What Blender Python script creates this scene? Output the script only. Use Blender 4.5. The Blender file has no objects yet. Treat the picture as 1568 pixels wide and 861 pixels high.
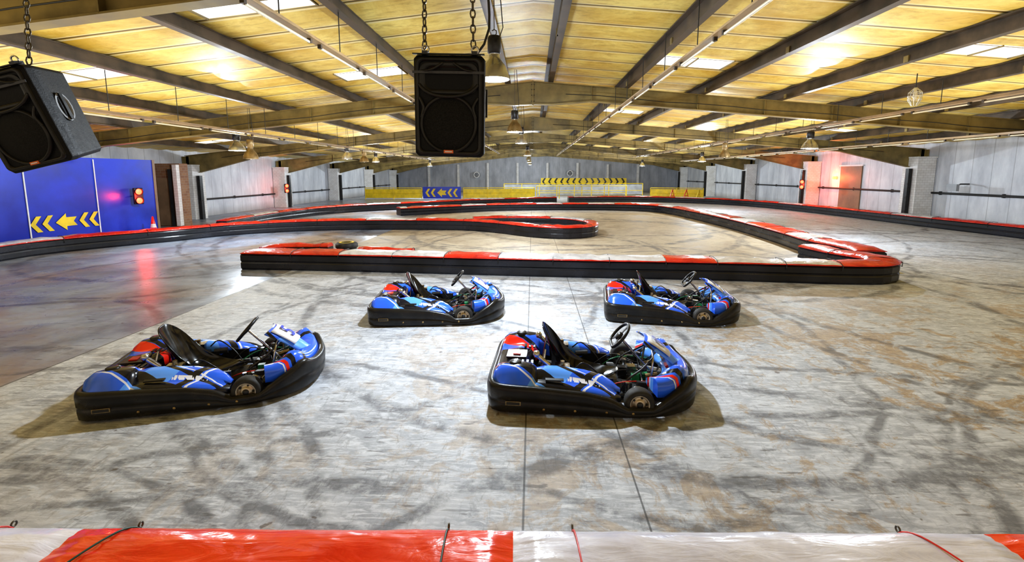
import bpy, math, random
from mathutils import Vector, Matrix, Euler, noise as mnoise
random.seed(7)
SC=bpy.context.scene
COL=SC.collection
rad=math.radians

# ------------------------------------------------------------------ materials
def newmat(name):
    m=bpy.data.materials.new(name); m.use_nodes=True
    nt=m.node_tree; b=nt.nodes['Principled BSDF']
    return m,nt,b
class NT:
    def __init__(s,nt): s.nt=nt
    def n(s,t,**k):
        x=s.nt.nodes.new(t)
        for a,b in k.items(): setattr(x,a,b)
        return x
    def l(s,a,b): s.nt.links.new(a,b)
    def inp(s,sock,v):
        if isinstance(v,(int,float)): sock.default_value=v
        elif isinstance(v,tuple): sock.default_value=v if len(v)==len(sock.default_value) else tuple(v)+(1,)
        else: s.l(v,sock)
    def math(s,op,a,b=0.0,c=None,clamp=False):
        x=s.n('ShaderNodeMath',operation=op,use_clamp=clamp); s.inp(x.inputs[0],a); s.inp(x.inputs[1],b)
        if c is not None: s.inp(x.inputs[2],c)
        return x.outputs[0]
    def mix(s,f,a,b,mode='MIX'):
        x=s.n('ShaderNodeMix',data_type='RGBA',blend_type=mode); s.inp(x.inputs[0],f); s.inp(x.inputs[6],a); s.inp(x.inputs[7],b); return x.outputs[2]
    def noise(s,vec,scale,detail=4,rough=.55,dist=0.0):
        x=s.n('ShaderNodeTexNoise'); x.inputs['Scale'].default_value=scale; x.inputs['Detail'].default_value=detail; x.inputs['Roughness'].default_value=rough; x.inputs['Distortion'].default_value=dist
        if vec is not None: s.l(vec,x.inputs['Vector'])
        return x.outputs['Fac']
    def mr(s,v,a,b,c=0.0,d=1.0):
        x=s.n('ShaderNodeMapRange'); s.inp(x.inputs[0],v)
        for i,q in enumerate((a,b,c,d)): x.inputs[1+i].default_value=q
        return x.outputs[0]
    def coord(s,k='Object'): return s.n('ShaderNodeTexCoord').outputs[k]
    def mapping(s,vec,scale=(1,1,1),rot=(0,0,0),loc=(0,0,0)):
        x=s.n('ShaderNodeMapping'); s.l(vec,x.inputs[0]); x.inputs['Scale'].default_value=scale; x.inputs['Rotation'].default_value=rot; x.inputs['Location'].default_value=loc; return x.outputs[0]
    def bump(s,h,strength=.3,dist=.01):
        x=s.n('ShaderNodeBump'); x.inputs['Strength'].default_value=strength; x.inputs['Distance'].default_value=dist; s.l(h,x.inputs['Height']); return x.outputs[0]

def simple(name,col,rough=.5,metal=0,var=.25,scale=8,col2=None,bump=0,emit=None,es=0,coat=0,spec=.5):
    m,nt,b=newmat(name); t=NT(nt)
    c=t.coord(); nz=t.noise(c,scale,5)
    f=t.mr(nz,.35,.65)
    d=col2 if col2 else tuple(x*(1-var) for x in col)
    t.l(t.mix(f,tuple(d),tuple(col)),b.inputs['Base Color'])
    b.inputs['Metallic'].default_value=metal
    t.l(t.mr(nz,.3,.7,max(0.02,rough-.08),min(1,rough+.08)),b.inputs['Roughness'])
    b.inputs['Specular IOR Level'].default_value=spec
    if coat: b.inputs['Coat Weight'].default_value=coat; b.inputs['Coat Roughness'].default_value=.1
    if bump: t.l(t.bump(t.noise(c,scale*4,4),bump),b.inputs['Normal'])
    if emit:
        b.inputs['Emission Color'].default_value=tuple(emit)+(1,); b.inputs['Emission Strength'].default_value=es
        m.cycles.emission_sampling='NONE'
    return m

def floor_mat():
    m,nt,b=newmat("floor_concrete"); t=NT(nt)
    P=t.coord(); sx=t.n('ShaderNodeSeparateXYZ'); t.l(P,sx.inputs[0]); X,Y=sx.outputs[0],sx.outputs[1]
    big=t.noise(P,.33,6,.6,.6); med=t.noise(P,1.3,9,.7,.8); fine=t.noise(P,16,8,.75)
    g1=t.noise(t.mapping(P,(5,16,1),(0,0,rad(14))),1.0,7,.75,.8)
    g2=t.noise(t.mapping(P,(14,4,1),(0,0,rad(-20))),1.0,7,.75,.8)
    g3=t.noise(t.mapping(P,(3,30,1),(0,0,rad(-4))),1.0,6,.7,.4)
    grey=t.mix(t.mr(med,.34,.62),(.27,.285,.325),(.49,.515,.57))
    grey=t.mix(t.mr(g1,.47,.60,0,.75),grey,(.64,.665,.72))
    grey=t.mix(t.mr(g3,.53,.62,0,.5),grey,(.71,.73,.78))
    grey=t.mix(t.mr(g2,.54,.64,0,.5),grey,(.21,.21,.225))
    brown=t.mix(t.mr(fine,.35,.65),(.22,.13,.045),(.48,.32,.13))
    bm=t.mr(t.math('ADD',t.math('MULTIPLY',t.noise(P,2.4,10,.78,.8),.75),t.math('MULTIPLY',big,.5)),.62,.67,0,.68)
    rightw=t.mr(X,-4.0,3.5,.20,1.0)
    farw=t.mr(Y,11,6.5,.22,1)
    col=t.mix(t.math('MULTIPLY',t.math('MULTIPLY',bm,rightw),farw),grey,brown)
    isl=t.math('MULTIPLY',t.math('MULTIPLY',t.mr(Y,11.2,11.9),t.mr(Y,32,28)),t.math('MULTIPLY',t.mr(X,-9,-6),t.mr(X,8.9,8.3)))
    inner=t.mix(t.mr(med,.35,.65),(.28,.195,.095),(.49,.39,.23))  # brownish concrete, with the island's yellow-brown lighting put into the colour
    col=t.mix(t.math('MULTIPLY',isl,.78),col,inner)
    lz=t.mr(X,-5.93,-5.87,1,0)
    leftc=t.mix(t.mr(t.noise(P,.5,7,.65,.5),.38,.62),(.14,.165,.23),(.38,.44,.56))
    leftc=t.mix(t.mr(t.noise(P,.22,6,.65,.5),.47,.60,0,.75),leftc,(.28,.17,.07))
    col=t.mix(t.math('MULTIPLY',lz,.88),col,leftc)
    dark=None
    arcs=[(-6.2,1.2,4.6,.08),(-6.0,0.6,5.1,.06),(-1.2,6.6,3.4,.07),(-.2,7.0,4.4,.06),(2.0,9.5,6.1,.10),(-5,9.5,6.3,.07),(6,14,9.6,.10),(5.2,14.5,9.2,.06),
          (-2,14,6.0,.12),(-1.6,14.3,5.8,.06),(1,17,8.2,.14),(0,20,11.6,.12),(3,16,7.6,.08),(-3.5,-1,6.6,.06),(3.4,-2.2,6.7,.06),(9.5,9,5.2,.10),(10,8,6.4,.07),(14,12,5,.12),(12.5,15,5.4,.16),(-10,14,4.2,.14),(-10.5,13,5.3,.1),(-9,4,4.4,.08),(-4.5,0,3.3,.07),(-3.9,0.4,3.0,.05),(4.6,9,5.4,.06),
          (1.5,19,6.2,.14),(2.5,20,4.6,.14),(0,22,7.6,.12),(4,24,6,.15),(13,24,5,.15),(0,23,14.2,.08),(-1,-3,6.3,.05),(7.5,1.5,4.5,.07),(7.8,1.0,5.2,.05)]
    warp=t.noise(P,.6,3)
    mod=t.mr(t.noise(P,2.2,8,.75),.40,.56)
    for (ax,ay,r,w) in arcs:
        d=t.n('ShaderNodeVectorMath',operation='DISTANCE'); t.l(P,d.inputs[0]); d.inputs[1].default_value=(ax,ay,0)
        q=t.math('ABSOLUTE',t.math('ADD',t.math('SUBTRACT',d.outputs['Value'],r-.35),t.math('MULTIPLY',warp,-.7)))
        k=t.mr(q,w*1.3,w*.5,0,1)
        dark=k if dark is None else t.math('MAXIMUM',dark,k)
    dk=t.math('MULTIPLY',t.math('MULTIPLY',dark,mod),.66)
    col=t.mix(dk,col,(.065,.066,.075))
    sp=t.mr(t.noise(t.mapping(P,(1.2,6,1),(0,0,rad(-28))),2.2,4,.6),.62,.67,0,.6)
    col=t.mix(sp,col,(.09,.085,.085))
    sp3=t.mr(t.noise(t.mapping(P,(1.0,7,1),(0,0,rad(38))),2.0,4,.6),.62,.68,0,.45)
    col=t.mix(sp3,col,(.10,.097,.10))
    sp2=t.mr(t.noise(P,7,3,.5),.70,.74,0,.7)
    col=t.mix(sp2,col,(.10,.07,.05))
    sm=None
    for x0,w in ((-5.9,.012),(-.05,.008),(.8,.007)):
        k=t.math('LESS_THAN',t.math('ABSOLUTE',t.math('SUBTRACT',X,x0)),w)
        sm=k if sm is None else t.math('MAXIMUM',sm,k)
    col=t.mix(t.math('MULTIPLY',sm,.7),col,(.03,.03,.03))
    t.l(col,b.inputs['Base Color'])
    r=t.mr(med,.3,.7,.52,.74); r=t.math('SUBTRACT',r,t.math('MULTIPLY',lz,.30))
    t.l(r,b.inputs['Roughness']); b.inputs['Specular IOR Level'].default_value=.35
    t.l(t.bump(t.math('ADD',fine,g1),.2,.004),b.inputs['Normal'])
    return m

def roof_mat():
    m,nt,b=newmat("roof_lining"); t=NT(nt)
    P=t.coord(); sx=t.n('ShaderNodeSeparateXYZ'); t.l(P,sx.inputs[0]); X,Y=sx.outputs[0],sx.outputs[1]
    a=t.noise(P,.6,7,.7,.5); f=t.noise(t.mapping(P,(1,3,1)),2.5,8,.75)
    col=t.mix(t.mr(a,.38,.62),(.60,.39,.05),(.88,.72,.22))
    col=t.mix(t.mr(f,.50,.68,0,.65),col,(.36,.21,.02))
    ln=t.math('PINGPONG',Y,.5)
    k=t.mr(ln,.02,.035,1,0)
    col=t.mix(t.math('MULTIPLY',k,.88),col,(.07,.043,.015))
    k2=t.mr(t.math('ABSOLUTE',t.math('SUBTRACT',ln,.065)),.0,.035,.7,0)
    col=t.mix(k2,col,(.93,.88,.64))
    t.l(col,b.inputs['Base Color']); b.inputs['Roughness'].default_value=.45
    t.l(t.bump(f,.4,.02),b.inputs['Normal'])
    return m

def wall_mat(name,c1,c2,period=.35,axis=1,line=(.2,.2,.2)):
    m,nt,b=newmat(name); t=NT(nt)
    P=t.coord(); sx=t.n('ShaderNodeSeparateXYZ'); t.l(P,sx.inputs[0]); A=sx.outputs[axis]; Z=sx.outputs[2]
    n=t.noise(t.mapping(P,(1,1,.35)),1.2,7,.65)
    col=t.mix(t.mr(n,.35,.65),c1,c2)
    k=t.mr(t.math('PINGPONG',A,period*.5),.008,.02,1,0)
    col=t.mix(t.math('MULTIPLY',k,.55),col,line)
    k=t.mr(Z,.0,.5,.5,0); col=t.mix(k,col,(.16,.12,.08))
    t.l(col,b.inputs['Base Color']); b.inputs['Roughness'].default_value=.5
    return m

def brick_mat(name,c1,c2,mort):
    m,nt,b=newmat(name); t=NT(nt)
    P=t.coord(); s=t.n('ShaderNodeSeparateXYZ'); t.l(P,s.inputs[0]); cb=t.n('ShaderNodeCombineXYZ'); t.l(t.math('ADD',s.outputs[0],s.outputs[1]),cb.inputs[0]); t.l(s.outputs[2],cb.inputs[1])
    br=t.n('ShaderNodeTexBrick'); t.l(cb.outputs[0],br.inputs['Vector']); br.inputs['Scale'].default_value=2.2
    br.inputs['Color1'].default_value=c1+(1,); br.inputs['Color2'].default_value=c2+(1,); br.inputs['Mortar'].default_value=mort+(1,); br.inputs['Mortar Size'].default_value=.012
    t.l(t.mix(t.mr(t.noise(P,2,6),.45,.7,0,.25),br.outputs['Color'],(.35,.28,.2)),b.inputs['Base Color']); b.inputs['Roughness'].default_value=.7
    t.l(t.bump(br.outputs['Fac'],-.4,.01),b.inputs['Normal'])
    return m

def livery_mat():
    m,nt,b=newmat("kart_bodywork_livery"); t=NT(nt)
    P=t.coord(); s=t.n('ShaderNodeSeparateXYZ'); t.l(P,s.inputs[0]); X,Y,Z=s.outputs
    ay=t.math('ABSOLUTE',Y)
    B=(.030,.145,.86); LB=(.12,.36,1.0); K=(.008,.009,.016); R=(.85,.025,.010); Wt=(.80,.82,.92)
    def band(v,c,w): return t.math('LESS_THAN',t.math('ABSOLUTE',t.math('SUBTRACT',v,c)),w)
    p=t.math('ADD',t.math('MULTIPLY',ay,.75),X)
    q=t.math('SUBTRACT',X,t.math('MULTIPLY',ay,2.2))
    col=t.mix(band(p,-.02,.15),B,LB)
    col=t.mix(band(p,.86,.09),col,LB)
    col=t.mix(t.math('MULTIPLY',band(q,-1.75,.17),t.math('GREATER_THAN',ay,.40)),col,K)
    col=t.mix(band(q,-1.98,.016),col,Wt)
    col=t.mix(t.math('MULTIPLY',band(q,-1.20,.05),t.math('GREATER_THAN',ay,.3)),col,K)
    col=t.mix(t.math('MULTIPLY',band(q,-1.10,.016),t.math('GREATER_THAN',ay,.3)),col,Wt)
    col=t.mix(t.math('MULTIPLY',band(p,.30,.04),t.math('GREATER_THAN',ay,.3)),col,K)
    col=t.mix(t.math('MULTIPLY',band(p,.375,.014),t.math('GREATER_THAN',ay,.3)),col,Wt)
    rear=t.math('LESS_THAN',X,-.56)
    col=t.mix(t.math('MULTIPLY',rear,t.math('LESS_THAN',ay,.20)),col,K)
    col=t.mix(t.math('MULTIPLY',rear,band(t.math('ADD',ay,t.math('MULTIPLY',X,.45)),-.05,.055)),col,R)
    col=t.mix(t.math('MULTIPLY',rear,band(t.math('ADD',ay,t.math('MULTIPLY',X,.45)),.03,.02)),col,K)
    col=t.mix(t.math('MULTIPLY',t.math('LESS_THAN',X,.4),t.math('LESS_THAN',Z,.20)),col,K)
    fr=t.math('GREATER_THAN',X,.4)
    col=t.mix(t.math('MULTIPLY',fr,band(q,-.20,.06)),col,K)
    col=t.mix(t.math('MULTIPLY',fr,band(q,-.36,.035)),col,R)
    col=t.mix(t.math('MULTIPLY',fr,band(q,-.43,.014)),col,Wt)
    col=t.mix(t.math('MULTIPLY',fr,band(q,.18,.05)),col,K)
    nn=t.noise(t.mapping(P,(34,9,9)),1.0,2,.5)
    tm=t.math('MULTIPLY',band(ay,.53,.022),t.math('MULTIPLY',band(X,-.1,.17),t.math('GREATER_THAN',nn,.5)))
    col=t.mix(tm,col,Wt)
    t.l(col,b.inputs['Base Color']); b.inputs['Roughness'].default_value=.22; b.inputs['Coat Weight'].default_value=.25
    return m

def vinyl(name,c1,c2,rough=.25,bs=.5,bd=.06):
    m,nt,b=newmat(name); t=NT(nt); P=t.coord()
    n=t.noise(P,3,6,.6,.6)
    t.l(t.mix(t.mr(n,.35,.7),c2,c1),b.inputs['Base Color']); b.inputs['Roughness'].default_value=rough; b.inputs['Coat Weight'].default_value=.3
    w=t.noise(t.mapping(P,(1.5,5,3),(0,0,.5)),1.6,4,.5,1.5)
    t.l(t.bump(w,bs,bd),b.inputs['Normal'])
    return m

M=dict(
 floor=floor_mat(), roof=roof_mat(),
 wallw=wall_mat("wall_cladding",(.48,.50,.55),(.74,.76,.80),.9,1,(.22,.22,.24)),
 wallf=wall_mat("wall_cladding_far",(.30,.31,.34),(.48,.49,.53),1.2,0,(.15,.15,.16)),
 brick=brick_mat("painted_brick",(.84,.83,.82),(.76,.75,.74),(.55,.53,.50)),
 brickb=brick_mat("brown_brick",(.30,.15,.07),(.22,.10,.05),(.3,.25,.18)),
 blue=simple("blue_painted_wall",(.006,.040,.58),.38,0,.5,.8,(.003,.018,.34)),
 white=simple("white_paint",(.80,.80,.80),.5,0,.15,4),
 yellow=simple("yellow_paint",(.90,.66,.02),.45,0,.25,3),
 steel=simple("olive_steel",(.30,.225,.08),.5,.1,.4,1.5,(.14,.105,.04)),
 purlin=simple("purlin_dark_steel",(.11,.078,.05),.5,.3,.5,2,(.035,.026,.018)),
 tray=simple("light_batten_paint",(.34,.22,.10),.5,0,.4,3),
 tube=simple("fluorescent_tube",(.62,.54,.38),.3,0,.1,3),
 black=simple("black_plastic",(.009,.009,.010),.32,0,.4,6,(.022,.020,.018),.05,spec=.35),
 blackb=simple("barrier_black_plastic",(.007,.007,.009),.30,0,.4,1.2,(.022,.023,.032),.1,spec=.45),
 rubber=simple("tyre_rubber",(.016,.016,.017),.7,0,.4,10,(.04,.036,.03)),
 seat=simple("seat_gloss_black",(.006,.006,.007),.14,0,.3,5),
 chrome=simple("bright_metal",(.62,.60,.56),.25,1,.35,14),
 dmetal=simple("dark_metal",(.07,.07,.075),.4,.7,.5,12),
 rust=simple("brass_metal",(.45,.33,.16),.35,.9,.5,12),
 rim=simple("wheel_rim_bronze",(.66,.56,.42),.35,.75,.35,14),
 green=simple("green_part",(.03,.28,.12),.35,0,.3,9),
 cord=simple("dark_green_cord",(.02,.09,.07),.5,0,.3,9),
 redp=simple("red_part",(.78,.03,.012),.35,0,.3,9),
 redv=vinyl("red_vinyl",(.82,.035,.015),(.46,.014,.008)),
 whitev=vinyl("white_vinyl",(.80,.79,.82),(.46,.45,.47)),
 redf=vinyl("orange_red_pad_vinyl",(.90,.07,.010),(.76,.035,.006),.2,.3,.035),
 whitef=vinyl("white_pad_vinyl",(.78,.77,.86),(.60,.58,.66),.22,.3,.035),
 livery=livery_mat(),
 grille=simple("speaker_grille",(.018,.018,.018),.55,.3,.5,160,(.004,.004,.004),.3,spec=.25),
 cab=simple("speaker_cabinet",(.010,.010,.011),.55,0,.3,30,(.006,.006,.007),.2,spec=.22),
 alu=simple("spun_aluminium",(.70,.69,.64),.28,.9,.25,3),
 brownlamp=simple("stained_lamp_metal",(.38,.27,.13),.35,.6,.5,6),
 chain=simple("chain_steel",(.16,.14,.11),.4,.8,.4,20),
 red_led=simple("red_led",(.9,.02,.01),.4,emit=(1,.03,.01),es=16),
 amber=simple("amber_lamp",(.9,.25,.05),.4,emit=(1,.22,.05),es=5),
 bulb=simple("lamp_bulb",(1,1,1),.4,emit=(.95,.97,1),es=12),
 sky=simple("skylight_sheet",(.8,.85,.9),.5,0,.5,7,(.22,.20,.15),emit=(.90,.93,1),es=1.0),
 rail=simple("pipe_dark",(.04,.04,.04),.5,.3,.3,3),
 door=simple("door_brown",(.30,.19,.11),.5,0,.3,2),
 fgrey=simple("far_grey",(.4,.42,.45),.5,0,.3,2),
 orange=simple("orange_label",(.85,.18,.02),.4),
 tank=simple("fuel_tank_plastic",(.30,.29,.25),.35,0,.3,6),
)

# ------------------------------------------------------------------ mesh builder
class MB:
    def __init__(s,*mats): s.v=[];s.f=[];s.m=[];s.s=[];s.mats=list(mats)
    def mi(s,k):
        if k not in s.mats: s.mats.append(k)
        return s.mats.index(k)
    def add(s,vs,fs,mat,smooth=False,T=None):
        o=len(s.v); i=s.mi(mat)
        for p in vs:
            p=Vector(p); s.v.append(T@p if T else p)
        for q in fs: s.f.append([o+a for a in q]); s.m.append(i); s.s.append(smooth)
    def box(s,c,d,mat,T=None,rot=None):
        x,y,z=d[0]/2,d[1]/2,d[2]/2
        vs=[Vector((a*x,b*y,e*z)) for a in(-1,1) for b in(-1,1) for e in(-1,1)]
        if rot: R=Euler(rot).to_matrix(); vs=[R@v for v in vs]
        vs=[v+Vector(c) for v in vs]
        s.add(vs,[(0,1,3,2),(4,6,7,5),(0,4,5,1),(2,3,7,6),(0,2,6,4),(1,5,7,3)],mat,False,T)
    def loft(s,rings,mat,cr=True,cp=False,caps=True,smooth=True,T=None,matf=None):
        n=len(rings[0]); vs=[p for r in rings for p in r]; fs=[];ms=[]
        R=len(rings)
        for i in range(R if cp else R-1):
            j=(i+1)%R
            for k in range(n if cr else n-1):
                l=(k+1)%n
                fs.append((i*n+k,i*n+l,j*n+l,j*n+k)); ms.append((i,k))
        if matf is None: s.add(vs,fs,mat,smooth,T)
        else:
            o=len(s.v); 
            for p in vs: s.v.append(T@Vector(p) if T else Vector(p))
            for q,(i,k) in zip(fs,ms): s.f.append([o+a for a in q]); s.m.append(s.mi(matf(i,k))); s.s.append(smooth)
        if caps and cr and not cp:
            s.add(rings[0],[tuple(range(n))[::-1]],mat if matf is None else matf(0,0),False,T)
            s.add(rings[-1],[tuple(range(n))],mat if matf is None else matf(R-2,0),False,T)
    def tube(s,pts,r,mat,n=8,closed=False,T=None):
        pts=[Vector(p) for p in pts]; rings=[]; L=len(pts); prev=None
        for i,p in enumerate(pts):
            a=pts[(i-1)%L] if (closed or i>0) else p; b=pts[(i+1)%L] if (closed or i<L-1) else p
            d=(b-a).normalized()
            if prev is None: u=d.orthogonal().normalized()
            else:
                u=(prev-d*prev.dot(d)); u=u.normalized() if u.length>1e-6 else d.orthogonal().normalized()
            prev=u; w=d.cross(u)
            rings.append([p+(u*math.cos(t)+w*math.sin(t))*r for t in [2*math.pi*k/n for k in range(n)]])
        s.loft(rings,mat,True,closed,True,True,T)
    def lathe(s,prof,mat,n=24,T=None,smooth=True,cp=False):
        rings=[[Vector((r*math.cos(2*math.pi*k/n),r*math.sin(2*math.pi*k/n),h)) for k in range(n)] for r,h in prof]
        s.loft(rings,mat,True,cp,False,smooth,T)
    def cyl(s,a,b,r,mat,n=12,T=None): 
        s.tube([a,b],r,mat,n,False,T)
    def mesh(s,name):
        me=bpy.data.meshes.new(name); me.from_pydata([tuple(v) for v in s.v],[],s.f)
        for k in s.mats: me.materials.append(M[k])
        me.polygons.foreach_set('material_index',s.m); me.polygons.foreach_set('use_smooth',s.s); me.update()
        return me
    def obj(s,name,parent=None,bevel=0):
        o=bpy.data.objects.new(name,s.mesh(name)); COL.objects.link(o)
        if parent: o.parent=parent
        if bevel: q=o.modifiers.new('b','BEVEL'); q.width=bevel; q.segments=2; q.limit_method='ANGLE'
        return o
def empty(name,loc=(0,0,0),rot=(0,0,0)):
    e=bpy.data.objects.new(name,None); COL.objects.link(e); e.location=loc; e.rotation_euler=rot; e.empty_display_size=.2; return e
def catmull(pts,step=.25,closed=False):
    P=[Vector(p) for p in pts]; out=[]; n=len(P)
    for i in range(n if closed else n-1):
        p1=P[i];p2=P[(i+1)%n]
        p0=P[(i-1)%n] if (closed or i>0) else p1*2-p2
        p3=P[(i+2)%n] if (closed or i<n-2) else p2*2-p1
        k=max(2,int((p2-p1).length/step))
        for j in range(k):
            t=j/k
            out.append(.5*((2*p1)+(p2-p0)*t+(2*p0-5*p1+4*p2-p3)*t*t+(3*p1-p0-3*p2+p3)*t**3))
    if not closed: out.append(P[-1])
    return out
def interp(x,xs,ys):
    if x<=xs[0]: return ys[0]
    for i in range(1,len(xs)):
        if x<=xs[i]: return ys[i-1]+(ys[i]-ys[i-1])*(x-xs[i-1])/(xs[i]-xs[i-1])
    return ys[-1]

# ------------------------------------------------------------------ room
WL,WR,YB,YF=-18.2,19.2,-4.0,64.0
SL,SR=.105,.085
APEX=5.17
def rt(x,base=APEX): return base-(SL*-x if x<0 else SR*x)
b=MB(); b.add([(WL,YB,0),(WR,YB,0),(WR,YF,0),(WL,YF,0)],[(0,1,2,3)],'floor'); b.obj("floor")
b=MB(); rings=[]
y=YB
xs=[WL-.1,-15.5,-13,-10.5,-8.1,-5.6,-3.1,-.8,0,.5,2.8,5.1,7.4,9.7,12,14.3,16.6,WR+.1]
while y<=YF+.01:
    rings.append([Vector((x,y,rt(x,5.46)-.04*abs(math.sin(math.pi*y)))) for x in xs]); y+=.125
b.loft(rings,'roof',False,False,False,True); b.obj("ceiling")
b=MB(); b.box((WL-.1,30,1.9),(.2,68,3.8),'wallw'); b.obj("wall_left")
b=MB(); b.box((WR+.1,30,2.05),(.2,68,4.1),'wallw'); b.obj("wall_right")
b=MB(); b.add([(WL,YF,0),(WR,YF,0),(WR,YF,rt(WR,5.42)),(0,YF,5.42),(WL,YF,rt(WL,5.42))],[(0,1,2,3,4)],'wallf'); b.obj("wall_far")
b=MB(); b.cyl((WL+.1,21,.95),(WL+.1,60,.95),.05,'rail'); 
for y in range(22,60,3): b.box((WL+.06,y,.95),(.1,.06,.16),'rail')
b.obj("trim_1")
b=MB(); b.cyl((WR-.1,6,1.45),(WR-.1,60,1.45),.05,'rail')
for y in range(8,60,3): b.box((WR-.06,y,1.45),(.1,.06,.16),'rail')
b.obj("trim_2")
for i,x in enumerate([-15.5,-13,-10.5,-8.1,-5.6,-3.1,-.8,.5,2.8,5.1,7.4,9.7,12,14.3,16.6]):
    b=MB(); z=rt(x); L=YF-YB; yc=(YF+YB)/2
    b.box((x,yc,z+.13),(.03,L,.25),'purlin'); b.box((x+.05,yc,z+.012),(.15,L,.024),'purlin'); b.box((x-.05,yc,z+.245),(.15,L,.024),'purlin')
    yy=1
    while yy<YF: b.box((x-.02,yy,z+.06),(.04,.12,.12),'steel'); yy+=4.5
    b.obj("roof_purlin")
FR=[5.6,15,24,33,42,51,60]
def frame(y):
    b=MB()
    for sgn,W in((-1,-WL),(1,WR)):
        S=SL if sgn<0 else SR
        st=[(0,.70),(.6,.66),(1.8,.47),(W-4.2,.47),(W-.2,1.05)]
        def ring(x,dz0,dz1,w):
            zt=APEX-S*x
            return [Vector((sgn*x,y-w/2,zt-dz0)),Vector((sgn*x,y+w/2,zt-dz0)),Vector((sgn*x,y+w/2,zt-dz1)),Vector((sgn*x,y-w/2,zt-dz1))]
        b.loft([ring(x,0,.025,.22) for x,d in st],'steel',smooth=False)
        b.loft([ring(x,.02,d-.02,.016) for x,d in st],'steel',smooth=False)
        b.loft([ring(x,d-.025,d,.22) for x,d in st],'steel',smooth=False)
        for x in (.0,1.8,W-4.2): b.box((sgn*x,y,APEX-S*x-.25),(.02,.2,.46),'steel')
        for x in range(3,int(W)-4,2): b.box((sgn*x,y-.06,APEX-S*x-.24),(.012,.1,.42),'steel')
        b.tube([(sgn*x,y-.13,APEX-S*x-.30-.02*math.sin(x*2)) for x in range(1,int(W)-1)],.012,'rail',5)
        hx=sgn*(W-.26); zt=APEX-S*W-.02
        b.box((hx,y,zt/2),(.36,.016,zt),'steel'); b.box((hx-.18,y,zt/2),(.025,.22,zt),'steel'); b.box((hx+.18,y,zt/2),(.025,.22,zt),'steel')
    b.box((0,y,APEX-.36),(.04,.24,.74),'steel')
    for z in (.1,.25,.42,.6):
        for s2 in(-1,1): b.cyl((-.05,y+s2*.08,APEX-z),(.05,y+s2*.08,APEX-z),.015,'purlin',6)
    b.obj("portal_frame")
for y in FR: frame(y)
for y in FR[2:]:
    for s,W in((-1,WL),(1,WR)):
        b=MB(); h=2.75 if s<0 else 3.1
        b.box((W-s*.46,y-.12,h/2),(.86,.9,h),'brick'); b.box((W-s*.46,y-.12,h+.03),(.9,.98,.07),'brick')
        b.box((W-s*1.02,y-.25,h/2-.25),(.16,.22,h-.5),'black')
        b.obj("brick_pilaster",bevel=.01)
b=MB()
def sky(x0,x1,y0,y1,z=-.10):
    b.add([(x0,y0,rt(x0,5.46)+z),(x1,y0,rt(x1,5.46)+z),(x1,y1,rt(x1,5.46)+z),(x0,y1,rt(x0,5.46)+z)],[(0,1,2,3)],'sky')
    for q in range(3):
        xx=x0+(x1-x0)*(q)/2; b.box((xx,(y0+y1)/2,rt(xx,5.46)+z-.01),(.025,y1-y0,.03),'steel')
    for yy in (y0,y1):
        b.add([(x0,yy-.02,rt(x0,5.46)+z-.02),(x1,yy-.02,rt(x1,5.46)+z-.02),(x1,yy+.02,rt(x1,5.46)+z-.02),(x0,yy+.02,rt(x0,5.46)+z-.02)],[(0,1,2,3)],'steel')
for k in range(6):
    yb=k*9
    sky(-5.0,-3.35,12.0+yb,12.9+yb); sky(3.0,4.7,11.6+yb,12.5+yb)
    sky(7.7,9.2,9.2+yb,9.9+yb); sky(-10.2,-8.6,9.3+yb,10.1+yb)
    if k%2: sky(-15.3,-13.6,12+yb,12.8+yb); sky(12.2,13.8,12+yb,12.8+yb)
sky(-5.2,-3.4,7.05,7.7)
b.obj("window_1")

# blue partition wall
b=MB(); b.box((-15.5,14.6,1.45),(.2,8.0,2.9),'blue'); b.box((-16.8,18.5,1.45),(2.7,.15,2.9),'brickb'); b.box((-15.5,18.66,1.45),(.24,.12,2.9),'door')
b.obj("wall_blue_partition")
b=MB(); b.box((-16.85,20.6,1.4),(2.5,.5,2.8),'brickb'); b.box((-15.7,20.3,1.4),(.18,.3,2.7),'brick'); b.box((-16.3,20.32,1.1),(.7,.06,2.1),'door'); b.box((-16.0,20.25,1.3),(.1,.1,2.5),'rail'); b.obj("wall_side_return")
def chev(b,T,cx,w,h,mat,dirn=-1,arrow=False):
    t=w*.55
    if arrow:
        pts=[(cx+dirn*w/2,0),(cx,h/2),(cx,h*.26),(cx-dirn*w/2,h*.26),(cx-dirn*w*.34,0),(cx-dirn*w/2,-h*.26),(cx,-h*.26),(cx,-h/2)]
    else:
        pts=[(cx+dirn*w/2,0),(cx+dirn*(w/2-t)+0,h/2),(cx-dirn*w/2,h/2),(cx-dirn*(w/2-t)-0,0),(cx-dirn*w/2,-h/2),(cx+dirn*(w/2-t),-h/2)]
    b.add([(u,v,0) for u,v in pts],[tuple(range(len(pts)))],mat,False,T)
e=empty("chevron_wall_sign")
T=Matrix.Translation((-15.38,14.85,.78))@Matrix(((0,0,1,0),(1,0,0,0),(0,1,0,0),(0,0,0,1)))
b=MB(); 
for cxx in(-.98,-.62): chev(b,T,cxx,.36,.50,'yellow')
chev(b,T,-.02,.72,.56,'yellow',arrow=True)
for cxx in(.60,.96): chev(b,T,cxx,.36,.50,'yellow')
b.obj("arrows",e)
b=MB(); b.box((-15.385,13.68,1.45),(.02,.04,2.8),'white'); b.box((-15.385,16.02,1.45),(.02,.04,2.8),'white'); b.obj("white_borders",e)

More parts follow.
